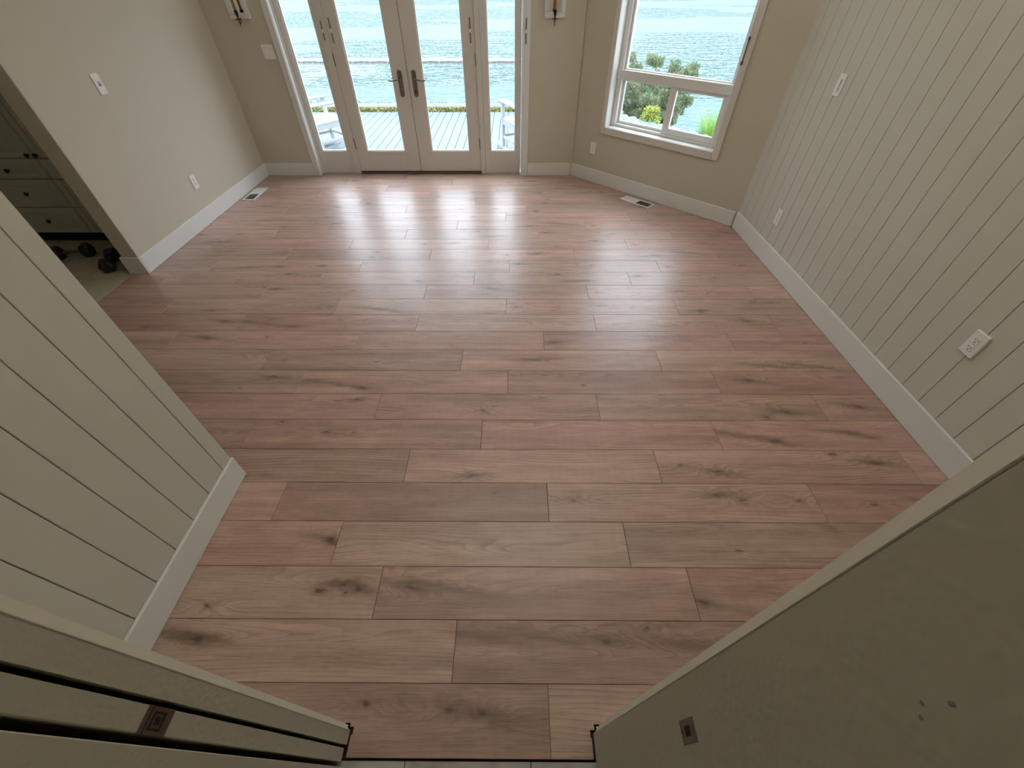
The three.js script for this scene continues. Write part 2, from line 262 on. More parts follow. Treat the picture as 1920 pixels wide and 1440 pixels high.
{ // near wall with the pocket door opening
  const w = st('wall_near', 'cream wall of the pocket doorway in the foreground');
  part('skin', db(-5.6, -0.53, 0, CH, 0.104, 0.1375, 0), M.paint, w);
  part('skin', db(-5.6, -0.53, 0, CH, -0.014, 0.017, 0), M.paint, w);
  part('core', db(-5.6, -1.33, 0, CH, 0.017, 0.104, 0), M.dark, w);
  part('plaster', db(0.272, 2.2, 0, CH, -0.014, 0.1375, 0), M.paint, w);
  part('plaster', db(-1.33, 0.272, 2.1, CH, -0.014, 0.1375, 0), M.paint, w);
  const prism = (pts, y0, y1) => { const g = new THREE.ExtrudeGeometry(new THREE.Shape(pts.map((p) => new THREE.Vector2(...p))), { depth: y1 - y0, bevelEnabled: false }); g.rotateX(-Math.PI / 2); g.translate(0, y0, 0); return metric(norm(g)); };
  const L = st('trim_1', 'split cream jamb of the pocket doorway at lower left, with dark slots', 'door jamb');
  part('jamb_strip', prism([[-0.53, 0.086], [-0.51, 0.086], [-0.51, 0.1185], [-0.53, 0.1375]], 0.002, 2.08), M.jamb, L);
  part('jamb_strip', db(-0.53, -0.51, 0.002, 2.08, -0.014, 0.0365, 0.0015), M.jamb, L);
  part('corner_bead', cyl(0.0017, 0.0017, 2.078, -0.5112, 1.041, -0.1195, 10), M.jamb, L);
  part('caulk_blob', new THREE.SphereGeometry(0.003, 10, 8).translate(-0.521, 0.006, -0.131), M.plate, L);
  const R = st('trim_2', 'cream strike jamb of the pocket doorway at lower right', 'door jamb');
  part('jamb_board', prism([[0.25, -0.014], [0.27, -0.014], [0.272, 0.1375], [0.25, 0.1145]], 0.002, 2.08), M.jamb, R);
  part('corner_bead', cyl(0.0017, 0.0017, 2.078, 0.2516, 1.041, -0.1158, 10), M.jamb, R);
  part('caulk_blob', new THREE.SphereGeometry(0.003, 10, 8).translate(0.263, 0.006, -0.1305), M.plate, R);
  for (const [y, d] of [[1.352, 0.037], [1.372, 0.0345], [1.374, 0.034], [1.345, 0.031]]) { const s = new THREE.SphereGeometry(0.0016, 12, 8); s.scale(0.3, 1, 1); s.translate(0.25, y, -d); part('paint_bump', s, M.jamb, R); }
  const sp = part('strike_plate', db(0.2488, 0.2515, 0.876, 0.937, 0.043, 0.0705, 0.0006), M.pewter, R, 'bronze strike plate');
  part('hole', db(0.2483, 0.2495, 0.896, 0.917, 0.051, 0.0625, 0.0002), M.dark, sp);
  for (const y of [0.884, 0.929]) part('screw', cyl(0.0032, 0.0032, 0.0016, 0.2487, y, -0.0567, 14, 'x'), M.bronze, sp);
  const H = st('trim_3', 'cream head jamb above the pocket doorway', 'door jamb');
  part('jamb_board', db(-0.53, 0.27, 2.08, 2.10, -0.014, 0.1375, 0.001), M.jamb, H);
  const D = st('door_3', 'cream pocket door slid into the wall at lower left, its edge showing', 'door');
  part('slab', db(-1.28, -0.513, 0.012, 2.06, 0.0475, 0.0785, 0.0015), M.jamb, D);
  const lp = part('latch_plate', db(-0.516, -0.5122, 0.880, 0.941, 0.0472, 0.0788, 0.0003), M.bronze, D, 'bronze edge latch plate');
  part('latch_frame', [db(-0.513, -0.5112, 0.897, 0.9, 0.0525, 0.0735, 0.0003), db(-0.513, -0.5112, 0.921, 0.924, 0.0525, 0.0735, 0.0003), db(-0.513, -0.5112, 0.9, 0.921, 0.0525, 0.0548, 0.0003), db(-0.513, -0.5112, 0.9, 0.921, 0.0712, 0.0735, 0.0003)], M.iron, lp);
  part('latch_bolt', db(-0.513, -0.5108, 0.906, 0.915, 0.0585, 0.0675, 0.0005), M.iron, lp);
  part('latch_line', db(-0.513, -0.5118, 0.930, 0.9322, 0.0475, 0.0785, 0.0003), M.iron, lp);
}
{ // ceiling, hall and kitchen shell
  const c = st('ceiling', 'plain white ceiling over the room, out of view', 'ceiling');
  const s = new THREE.Shape([[-5.75, 0.06], [2.2, 0.06], [2.2, 3.86], [0.72, 5.3], [-3.03, 5.3], [-3.03, 4.1], [-5.75, 4.1]].map((p) => new THREE.Vector2(...p)));
  const g = new THREE.ExtrudeGeometry(s, { depth: 0.1, bevelEnabled: false }); g.rotateX(-Math.PI / 2); g.translate(0, CH, 0);
  part('slab', g, M.ceiling, c);
  part('slab', db(-1.6, 1.6, CH, CH + 0.1, -3.1, 0.06, 0), M.ceiling, c);
  const h = st('wall_hall', 'beige hallway walls behind the doorway, out of view');
  part('plaster', db(-1.6, -1.5, -0.012, CH, -3.1, 0, 0), M.paint, h); part('plaster', db(1.5, 1.6, -0.012, CH, -3.1, 0, 0), M.paint, h); part('plaster', db(-1.6, 1.6, -0.012, CH, -3.2, -3.1, 0), M.paint, h);
  const k = st('wall_kitchen', 'beige kitchen walls beyond the opening on the left');
  part('plaster', db(-5.75, -5.6, -0.006, CH, 0, 4.1, 0), M.paint, k); part('plaster', db(-5.75, -3.03, -0.006, CH, 3.99, 4.1, 0), M.paint, k);
}
const stone = tex(512, 512, (i, j) => { const v = 0.6 * wrapN(i, j, 512, 9, 21) + 0.4 * wrapN(i, j, 512, 40, 22), q = wrapN(i, j, 512, 128, 23); return [176 + 22 * v - 8 * q, 168 + 20 * v - 8 * q, 148 + 18 * v - 8 * q]; }, true, [1.3, 1.3]);
const marble = tex(512, 512, (i, j) => { const v = wrapN(i, j, 512, 7, 31), q = wrapN(i, j, 512, 30, 32), e = Math.pow(1 - Math.abs(2 * v - 1), 6); return [196 + 20 * q - 26 * e, 196 + 20 * q - 26 * e, 194 + 20 * q - 24 * e]; }, true, [1.1, 1.1]);
{ // kitchen tiles and hall tiles
  const k = st('floor_kitchen', 'beige stone tile floor of the kitchen beyond the left opening', 'floor');
  part('grout_bed', db(-5.75, -3.024, -0.05, -0.006, 0.0, 4.1, 0), std(0.30, 0.28, 0.23, 0.9), k);
  const tm = std(1, 1, 1, 0.5, { map: stone });
  for (let x = 0; x < 8; x++) for (let z = 0; z < 11; z++) { const x1 = -3.026 - x * 0.335, x0 = Math.max(-5.6, x1 - 0.33), a = 2.762 + (z - 7.9) * 0.335, e = a + 0.33; if (e > 3.99 || x1 - x0 < 0.05 || a < 0.13) continue; part('tile', db(x0, x1, -0.03, -0.001, a, e, 0.002), tm, k); }
  const h = st('floor_hall', 'pale grey stone tiles of the hall at the bottom edge', 'floor');
  part('grout_bed', db(-1.6, 1.6, -0.05, -0.012, -3.2, 0.056, 0), M.dark, h);
  const hm = std(0.95, 0.93, 0.92, 0.45, { map: marble });
  for (let x = 0; x < 8; x++) for (let z = 0; z < 5; z++) { const x0 = -1.5 + x * 0.38 + 0.035 * (x > 0), x1 = Math.min(1.5, -1.5 + (x + 1) * 0.38 + 0.033), e = 0.0505 - z * 0.61; part('tile', db(x0, x1, -0.03, -0.006, e - 0.607, e, 0.0015), hm, h); }
}

// ---------------------------------------------------------------- french doors and sidelights
const GT = 1.90, DT = 2.04;
function lite(o, x0, x1, y0, gx0, gx1, gy0, mat) { // frame of stiles and rails with a bead and a pane
  part('stile', db(x0, gx0, y0, DT, 5.17, 5.212, 0.002), mat, o); part('stile', db(gx1, x1, y0, DT, 5.17, 5.212, 0.002), mat, o);
  part('bottom_rail', db(gx0, gx1, y0, gy0, 5.171, 5.211, 0.001), mat, o); part('top_rail', db(gx0, gx1, GT, DT, 5.171, 5.211, 0.001), mat, o);
  part('glazing_bead', [db(gx0, gx0 + 0.01, gy0, GT, 5.180, 5.203, 0.003), db(gx1 - 0.01, gx1, gy0, GT, 5.180, 5.203, 0.003), db(gx0 + 0.01, gx1 - 0.01, gy0, gy0 + 0.01, 5.181, 5.202, 0.003), db(gx0 + 0.01, gx1 - 0.01, GT - 0.01, GT, 5.181, 5.202, 0.003)], M.vinyl, o);
  part('pane', db(gx0 + 0.002, gx1 - 0.002, gy0 + 0.002, GT - 0.002, 5.189, 5.193, 0), M.glass, o);
}
function pull(o, x, y, len, d) { const p = part('catch', db(x - 0.006, x + 0.006, y - len / 2, y + len / 2, d - 0.006, d, 0.002), M.pewter, o); part('catch_button', db(x - 0.009, x + 0.009, y - 0.015, y + 0.012, d - 0.010, d - 0.005, 0.002), M.plate, p); }
{
  const s1 = st('window_1', 'tall narrow glazed sidelight at the left of the french doors', 'sidelight');
  lite(s1, -2.272, -1.888, 0.004, -2.212, -1.924, 0.235, M.doorPaint);
  const s2 = st('window_2', 'tall narrow glazed sidelight at the right of the french doors', 'sidelight');
  lite(s2, -0.338, 0.064, 0.004, -0.274, 0.008, 0.235, M.doorPaint);
  for (const [n, lab, a, b, g0, g1, hx, side] of [['door_1', 'left leaf of the off-white glazed french doors', -1.814, -1.1025, -1.692, -1.257, -1.18, -1], ['door_2', 'right leaf of the off-white glazed french doors', -1.0975, -0.393, -0.948, -0.515, -1.035, 1]]) {
    const d = st(n, lab, 'door');
    lite(d, a, b, 0.026, g0, g1, 0.235, M.doorPaint);
    const sh = new THREE.Shape(); sh.absarc(0, 0.092, 0.021, 0, Math.PI); sh.absarc(0, -0.092, 0.021, Math.PI, 2 * Math.PI);
    const pg = new THREE.ExtrudeGeometry(sh, { depth: 0.006, bevelThickness: 0.002, bevelSize: 0.002, bevelSegments: 2 }); pg.translate(hx, 0.868, -5.169);
    const pl = part('escutcheon', pg, M.pewter, d, 'pewter handle plate');
    part('lever', [cyl(0.010, 0.012, 0.04, hx, 0.905, -5.142, 16, 'z'), tube([[hx, 0.905, -5.122], [hx + side * 0.03, 0.907, -5.118], [hx + side * 0.075, 0.899, -5.119], [hx + side * 0.115, 0.900, -5.122]], 0.0065, 20, 10)], M.pewter, pl);
    if (side > 0) part('thumb_turn', db(hx - 0.009, hx + 0.009, 0.785, 0.812, 5.152, 5.162, 0.003), M.bronze, pl);
    part('outer_lever', [cyl(0.010, 0.012, 0.04, hx, 0.905, -5.232, 16, 'z'), tube([[hx, 0.905, -5.255], [hx + side * 0.05, 0.907, -5.26], [hx + side * 0.115, 0.898, -5.26]], 0.0065, 20, 10)], M.pewter, d);
    if (side < 0) part('weather_strip', db(-1.106, -1.094, 0.03, DT, 5.2125, 5.222, 0.001), M.seam, d);
    const hg = side < 0 ? -1.815 : -0.392;
    for (const y of [0.311, 1.06, 1.80]) part('hinge', [cyl(0.0075, 0.0075, 0.1, hg, y, -5.166, 12), cyl(0.0055, 0.0075, 0.008, hg, y + 0.054, -5.166, 12)], M.pewter, d);
    for (const x of [g0 - 0.03, g1 + 0.03]) part('wood_plug', cyl(0.006, 0.006, 0.003, x, 0.215, -5.1695, 14, 'z'), M.jamb, d);
    pull(d, side < 0 ? -1.775 : -0.432, 1.285, 0.19, 5.17);
  }
  const f = st('trim_4', 'off-white casing, jambs and posts framing the french doors', 'door frame');
  for (const [a, b] of [[-2.337, -2.268], [0.07, 0.145]]) {
    part('casing', db(a, b, 0, 2.16, 5.085, 5.104, 0.004), M.trim, f);
    part('casing_bead', db(a < -1 ? b - 0.019 : a + 0.003, a < -1 ? b - 0.007 : a + 0.014, 0.001, 2.10, 5.078, 5.086, 0.004), M.trim, f);
  }
  part('casing', db(-2.337, 0.145, 2.10, 2.17, 5.084, 5.104, 0.004), M.trim, f);
  part('jamb', db(-2.292, -2.275, 0, 2.06, 5.104, 5.25, 0.001), M.trim, f); part('jamb', db(0.067, 0.09, 0, 2.06, 5.104, 5.25, 0.001), M.trim, f); part('jamb', db(-2.29, 0.09, 2.045, 2.09, 5.104, 5.25, 0.001), M.trim, f);
  part('stop', db(-2.275, -2.262, 0, 2.045, 5.148, 5.168, 0.002), M.doorPaint, f);
  for (const [a, b] of [[-1.886, -1.8165], [-0.3905, -0.340]]) { part('post', db(a, b, 0.001, 2.045, 5.158, 5.215, 0.003), M.doorPaint, f); }
  part('threshold', [db(-1.8165, -0.3905, 0.001, 0.019, 5.150, 5.25, 0.004), db(-1.8165, -0.3905, 0.001, 0.040, 5.213, 5.25, 0.003)], M.bronze, f, 'dark bronze threshold');
  part('outer_sill', db(-2.29, 0.09, -0.06, 0.0, 5.20, 5.34, 0.004), M.vinyl, f);
  pull(f, -1.852, 1.285, 0.14, 5.158); pull(f, 0.107, 1.285, 0.19, 5.085);
}
{ // lake window
  const w = st('window_3', 'lake window with a wide upper pane over two sliding sashes', 'window', AP, ANG);
  const TOP = 2.055;
  part('casing', cb(0.353, 0.405, 0.492, TOP + 0.05, -0.014, 0.004, 0.003), M.doorPaint, w); part('casing', cb(1.578, 1.635, 0.492, TOP + 0.05, -0.014, 0.004, 0.003), M.doorPaint, w);
  part('casing', cb(0.405, 1.578, 0.492, 0.555, -0.014, 0.004, 0.003), M.doorPaint, w); part('casing', cb(0.405, 1.578, TOP, TOP + 0.05, -0.014, 0.004, 0.003), M.doorPaint, w);
  part('jamb_liner', cb(0.389, 0.405, 0.535, TOP + 0.012, -0.18, -0.0145, 0.001), M.trim, w); part('jamb_liner', cb(1.575, 1.591, 0.535, TOP + 0.012, -0.18, -0.0145, 0.001), M.trim, w);
  part('jamb_liner', cb(0.389, 1.591, TOP, TOP + 0.015, -0.18, -0.0145, 0.001), M.trim, w);
  part('sill', cb(0.405, 1.575, 0.533, 0.557, -0.18, -0.0145, 0.001), M.trim, w);
  const z0 = -0.165, z1 = -0.098;
  part('frame_side', cb(0.405, 0.455, 0.557, TOP, z0, z1, 0.004), M.vinyl, w); part('frame_side', cb(1.525, 1.575, 0.557, TOP, z0, z1, 0.004), M.vinyl, w);
  part('frame_head', cb(0.455, 1.525, TOP - 0.05, TOP, z0, z1, 0.004), M.vinyl, w); part('frame_bottom', cb(0.455, 1.525, 0.557, 0.582, z0, z1, 0.004), M.vinyl, w);
  part('transom_bar', cb(0.405, 1.575, 0.952, 1.025, z0, -0.082, 0.004), M.vinyl, w);
  part('glazing_bead', [cb(0.455, 0.478, 1.025, TOP - 0.05, -0.150, -0.118, 0.004), cb(1.508, 1.525, 1.025, TOP - 0.05, -0.150, -0.118, 0.004), cb(0.478, 1.508, 1.025, 1.035, -0.149, -0.119, 0.003)], M.vinyl, w);
  part('pane', cb(0.47, 1.515, 1.028, TOP - 0.05, -0.138, -0.134, 0), M.glass, w, 'wide upper pane');
  const l = part('sash', [cb(0.455, 0.480, 0.582, 0.952, -0.158, -0.136, 0.003), cb(0.985, 1.025, 0.582, 0.952, -0.158, -0.136, 0.003), cb(0.48, 0.985, 0.582, 0.606, -0.158, -0.136, 0.003), cb(0.48, 0.985, 0.935, 0.952, -0.158, -0.136, 0.003)], M.vinyl, w, 'left fixed sash');
  part('pane', cb(0.478, 0.99, 0.604, 0.94, -0.149, -0.145, 0), M.glass, l);
  const r = part('sash', [cb(0.985, 1.052, 0.582, 0.952, -0.130, -0.102, 0.004), cb(1.485, 1.525, 0.582, 0.952, -0.130, -0.102, 0.004), cb(1.052, 1.485, 0.582, 0.632, -0.130, -0.102, 0.004), cb(1.052, 1.485, 0.925, 0.952, -0.130, -0.102, 0.004)], M.vinyl, w, 'right sliding sash');
  part('pane', cb(1.05, 1.49, 0.63, 0.93, -0.118, -0.114, 0), M.glass, r);
  const h = part('sash_lever', [cb(1.583, 1.591, 1.17, 1.335, 0.004, 0.010, 0.002)], M.bronze, w, 'slim dark sash lever');
  for (const y of [1.178, 1.325]) part('lever_mount', cb(1.579, 1.596, y - 0.012, y + 0.012, 0.004, 0.014, 0.003), M.bronze, h);
}

// ---------------------------------------------------------------- switches, outlets, registers, sconces
// each is built facing +z at the origin of its group
function outlet(label, pos, turn, proud, kind) {
  const o = thing('outlet', label, 'outlet', pos, turn);
  part('cover_plate', cb(-0.035, 0.035, -0.057, 0.057, 0, proud, 0.0025), M.plate, o);
  for (const y of [0.0195, -0.0195]) {
    const sh = new THREE.Shape(); sh.absarc(0, 0, 0.0172, 0.72, Math.PI - 0.72); sh.absarc(0, 0, 0.0172, Math.PI + 0.72, 2 * Math.PI - 0.72);
    const g = kind === 'square' ? cb(-0.0165, 0.0165, y - 0.016, y + 0.016, proud - 0.001, proud + 0.0015, 0.001) : new THREE.ExtrudeGeometry(sh, { depth: 0.0026, bevelThickness: 0.0012, bevelSize: 0.0010, bevelSegments: 3 }).translate(0, y, proud);
    const f = part('receptacle', g, M.plate, o), z = proud + (kind === 'square' ? 0.001 : 0.0034);
    part('slot', cb(-0.0075, -0.0052, y - 0.001, y + 0.008, z, z + 0.0012, 0.0002), M.slot, f); part('slot', cb(0.0052, 0.0075, y - 0.001, y + 0.007, z, z + 0.0012, 0.0002), M.slot, f);
    part('ground_hole', cyl(0.0026, 0.0026, 0.0012, 0, y - 0.0085, z + 0.0006, 12, 'z'), M.slot, f);
  }
  part('screw', cyl(0.0028, 0.0028, 0.001, 0, 0, proud + 0.0006, 12, 'z'), M.pewter, o);
  return o;
}
const aw = (s, y, off = -0.0135) => { const c = Math.cos(ANG), n = Math.sin(ANG); return [AP[0] + c * s + n * off, y, AP[2] - n * s + c * off]; };
outlet('white outlet low on the beige left wall', [-2.9035, 0.347, -3.868], Math.PI / 2, 0.006, 'square');
outlet('white outlet on the angled wall, left below the lake window', aw(0.285, 0.337), ANG, 0.006, 'square');
outlet('white outlet at the far end of the shiplap wall', [2.0435, 0.341, -3.135], -Math.PI / 2, 0.006, 'square');
outlet('white duplex outlet standing proud of the near shiplap boards', [2.0435, 0.512, -1.398], -Math.PI / 2, 0.012, 'round');
{
  const a = thing('light_switch', 'white toggle light switch high on the beige left wall', 'switch', [-2.9035, 1.132, -3.462], Math.PI / 2);
  part('cover_plate', cb(-0.035, 0.035, -0.06, 0.06, 0, 0.006, 0.0025), M.plate, a);
  part('toggle', [cb(-0.010, 0.010, -0.014, 0.014, 0.005, 0.008, 0.001), bar([0, 0, 0.006], [0, -0.008, 0.020], 0.009, 0.009)], std(0.5, 0.5, 0.47, 0.4), a);
  const b = thing('light_switch', 'white rocker dimmer switch high on the shiplap wall', 'switch', [2.0435, 1.173, -3.135], -Math.PI / 2);
  part('cover_plate', cb(-0.036, 0.036, -0.058, 0.058, 0, 0.007, 0.0025), M.plate, b);
  part('rocker', cb(-0.0165, 0.0165, -0.033, 0.033, 0.006, 0.012, 0.002), M.plate, b);
  part('dimmer_slide', cb(0.009, 0.013, -0.028, 0.03, 0.011, 0.017, 0.001), std(0.55, 0.55, 0.53, 0.4), b);
  const c = thing('light_switch', 'white double switch between the left sconce and the door casing', 'switch', [-2.416, 1.134, -5.1035], 0);
  part('cover_plate', cb(-0.057, 0.057, -0.057, 0.057, 0, 0.006, 0.0025), M.plate, c);
  for (const x of [-0.023, 0.023]) { const r = part('rocker', cb(x - 0.0165, x + 0.0165, -0.033, 0.033, 0.0055, 0.0095, 0.0015), M.plate, c); part('rocker_gap', cb(x - 0.018, x + 0.018, 0.0325, 0.0345, 0.0055, 0.0066, 0.0002), std(0.3, 0.3, 0.3, 0.5), r); }
}
function register(label, pos, turn, open) {
  const o = thing('floor_register', label, 'floor vent', pos, turn), W = 0.066, L = 0.172;
  part('frame', [cb(-L, L, 0, 0.006, -W, -W + 0.019, 0.002), cb(-L, L, 0, 0.006, W - 0.019, W, 0.002), cb(-L, -L + 0.02, 0, 0.006, -W + 0.019, W - 0.019, 0.0005), cb(L - 0.02, L, 0, 0.006, -W + 0.019, W - 0.019, 0.0005), cb(-0.006, 0.006, 0, 0.0055, -W + 0.019, W - 0.019, 0.001)], M.register, o);
  part('duct', cb(-L + 0.012, L - 0.012, -0.0, 0.001, -W + 0.012, W - 0.012, 0), M.duct, o);
  for (let k = 0; k < 20; k++) {
    const right = k >= 10, x = (right ? 0.0125 : -L + 0.027) + (k % 10) * 0.0146, g = cb(-0.0062, 0.0062, -0.0005, 0.0005, -W + 0.018, W - 0.018, 0.0002);
    g.rotateZ(right ? open : -0.3); g.translate(x, 0.0042, 0); part('louver', g, M.register, o);
  }
  return o;
}
register('white floor register beside the left wall', [-2.797, 0, -4.52], Math.PI / 2 + Math.PI, 0.42);
register('white floor register below the lake window', [1.272, 0, -4.312], ANG, 0.66);
function sconce(label, x) {
  const o = thing('candle_sconce', label, 'sconce', [x, 1.376, -5.1035], 0, null), h = 0.48, w = 0.0965;
  part('frame_rail', [cb(-w, w, 0, 0.036, 0, 0.02, 0.004)], M.trim, o); part('frame_rail', [cb(-w, w, h - 0.036, h, 0, 0.02, 0.004)], M.trim, o);
  part('frame_stile', cb(-w, -w + 0.036, 0.036, h - 0.036, 0, 0.02, 0.004), M.trim, o); part('frame_stile', cb(w - 0.036, w, 0.036, h - 0.036, 0, 0.02, 0.004), M.trim, o);
  part('frame_bead', [cb(-w + 0.042, w - 0.042, 0.036, 0.042, 0.004, 0.0125, 0.002), cb(-w + 0.036, -w + 0.042, 0.036, h - 0.036, 0.004, 0.013, 0.002), cb(w - 0.042, w - 0.036, 0.036, h - 0.036, 0.004, 0.013, 0.002)], M.plate, o);
  part('mirror', cb(-w + 0.03, w - 0.03, 0.03, h - 0.03, 0.001, 0.006, 0), M.mirror, o);
  const z = 0.062;
  const ho = part('candle_holder', new THREE.LatheGeometry([[0.001, -0.052], [0.003, -0.048], [0.0035, -0.006], [0.024, -0.004], [0.026, 0.001], [0.006, 0.003], [0.006, 0.012], [0.010, 0.024], [0.015, 0.046], [0.0165, 0.060], [0.0135, 0.061]].map((p) => new THREE.Vector2(...p)), 20).translate(0, 0, z), M.iron, o, 'black iron candle cup');
  part('bracket', tube([[0, 0.0, z], [0, -0.03, z - 0.012], [0, -0.02, 0.028], [0, 0.012, 0.0205]], 0.0032, 20, 8), M.iron, ho);
  part('candle', cyl(0.011, 0.0125, 0.27, 0, 0.185, z, 20), M.candle, o, 'amber taper candle');
  return o;
}
sconce('white framed candle sconce on the beige wall left of the french doors', -2.566);
sconce('white framed candle sconce between the french doors and the lake window', 0.369);

{ // bowl pendant over the room and a flush lamp in the hall, both above the frame
  const o = thing('pendant_lamp', 'white bowl pendant hanging above the room, out of view', 'lamp', [0.1, 0, -2.3]), y = 2.12;
  part('bowl', new THREE.LatheGeometry([[0.001, y], [0.12, y + 0.015], [0.24, y + 0.07], [0.30, y + 0.15], [0.292, y + 0.15], [0.234, y + 0.078], [0.115, y + 0.024], [0.001, y + 0.01]].map((p) => new THREE.Vector2(...p)), 40), M.plate, o);
  const bulb = std(0.9, 0.88, 0.82, 0.5, { emissive: new THREE.Color(1, 0.955, 0.87), emissiveIntensity: 2 });
  part('bulb', new THREE.SphereGeometry(0.045, 20, 14).translate(0, y + 0.12, 0), bulb, o);
  part('stem', cyl(0.008, 0.008, CH - y - 0.16, 0, (CH + y + 0.16) / 2, 0, 12), M.pewter, o); part('canopy', cyl(0.06, 0.065, 0.03, 0, CH - 0.015, 0, 24), M.pewter, o);
  const l = new THREE.PointLight(new THREE.Color(1, 0.955, 0.87), LAMP, 0, 2); l.position.set(0, y + 0.19, 0); l.castShadow = true; l.shadow.radius = 2; o.add(l);
  const h = thing('flush_lamp', 'round flush ceiling lamp in the hall, out of view', 'lamp', [0, CH, 1.3]);
  part('rim', cyl(0.19, 0.2, 0.05, 0, -0.025, 0, 32), M.plate, h); part('diffuser', cyl(0.17, 0.16, 0.02, 0, -0.06, 0, 32), bulb, h);
  const q = new THREE.PointLight(new THREE.Color(1, 0.92, 0.8), HALL, 0, 2); q.position.set(0, -0.28, 0); q.castShadow = true; q.shadow.radius = 6; h.add(q);
}

// ---------------------------------------------------------------- kitchen: pantry cabinet, dumbbells
{
  const c = thing('pantry_cabinet', 'cream pantry cabinet with drawers and dark knobs beyond the left opening', 'cabinet', [-3.64, 0, -3.367]);
  part('body', cb(-0.56, 0.555, 0.10, 2.3, -0.6, -0.019, 0.002), M.cabinet, c);
  part('toe_kick', cb(-0.56, 0.555, 0, 0.10, -0.6, -0.075, 0), M.dark, c);
  const knob = (x, y, p) => part('knob', new THREE.LatheGeometry([[0.006, 0], [0.005, 0.012], [0.015, 0.018], [0.016, 0.024], [0.009, 0.03], [0.0005, 0.031]].map((q) => new THREE.Vector2(...q)), 18).rotateX(Math.PI / 2).translate(x, y, 0), M.iron, p);
  const front = (name, x0, x1, y0, y1, knobs) => {
    const f = part(name, [cb(x0 + 0.002, x1 - 0.002, y0 + 0.002, y1 - 0.002, -0.019, -0.0065, 0.002), cb(x0 + 0.055, x1 - 0.055, y0, y0 + 0.045, -0.007, -0.0004, 0.003), cb(x0 + 0.055, x1 - 0.055, y1 - 0.045, y1, -0.007, -0.0004, 0.003), cb(x0, x0 + 0.055, y0, y1, -0.008, 0, 0.003), cb(x1 - 0.055, x1, y0, y1, -0.008, 0, 0.003)], M.cabinet, c);
    for (let x = x0 + 0.07; x < x1 - 0.06; x += 0.025) part('bead_strip', cb(x, x + 0.022, y0 + 0.046, y1 - 0.046, -0.007, -0.004, 0.0015), M.cabinet, f);
    for (const [kx, ky] of knobs) knob(kx, ky, f);
  };
  for (const s of [-1, 1]) {
    const a = s < 0 ? -0.55 : 0.002, b = s < 0 ? -0.002 : 0.55;
    for (const [y0, y1, ky] of [[0.104, 0.315, 0.21], [0.321, 0.535, 0.43], [0.541, 0.683, 0.604]]) front('drawer', a, b, y0, y1, s < 0 ? [[(a + b) / 2, ky]] : []);
    front('door', a, b, 0.689, 2.28, [[s * 0.031, 0.712]]);
  }
}
function dumbbell(label, x, d, turn, len, grip) {
  const o = thing('dumbbell', label, 'dumbbell', [x, -0.001, -d], turn);
  for (const s of [-1, 1]) {
    const pr = [[0.0005, -0.042], [0.034, -0.042], [0.052, -0.030], [0.058, -0.018], [0.058, 0.018], [0.052, 0.030], [0.034, 0.042], [0.0005, 0.042]].map((p) => new THREE.Vector2(...p));
    const g = new THREE.LatheGeometry(pr, 6).toNonIndexed(); g.computeVertexNormals(); g.rotateY(Math.PI / 6); g.rotateZ(Math.PI / 2); g.rotateX(Math.PI / 6); g.translate(s * len, 0.0505, 0); part('head', g, M.rubber, o);
  }
  part('handle', cyl(0.015, 0.015, len * 2 - 0.06, 0, 0.0505, 0, 18, 'x'), grip, o);
}
dumbbell('black hex dumbbell beside the end of the left wall', -3.262, 2.995, -1.13 + Math.PI, 0.095, M.rubber);
dumbbell('black hex dumbbell with reddish grip near the pantry toe kick', -3.67, 3.13, 0.3, 0.105, M.gripRed);
console.log('room done');

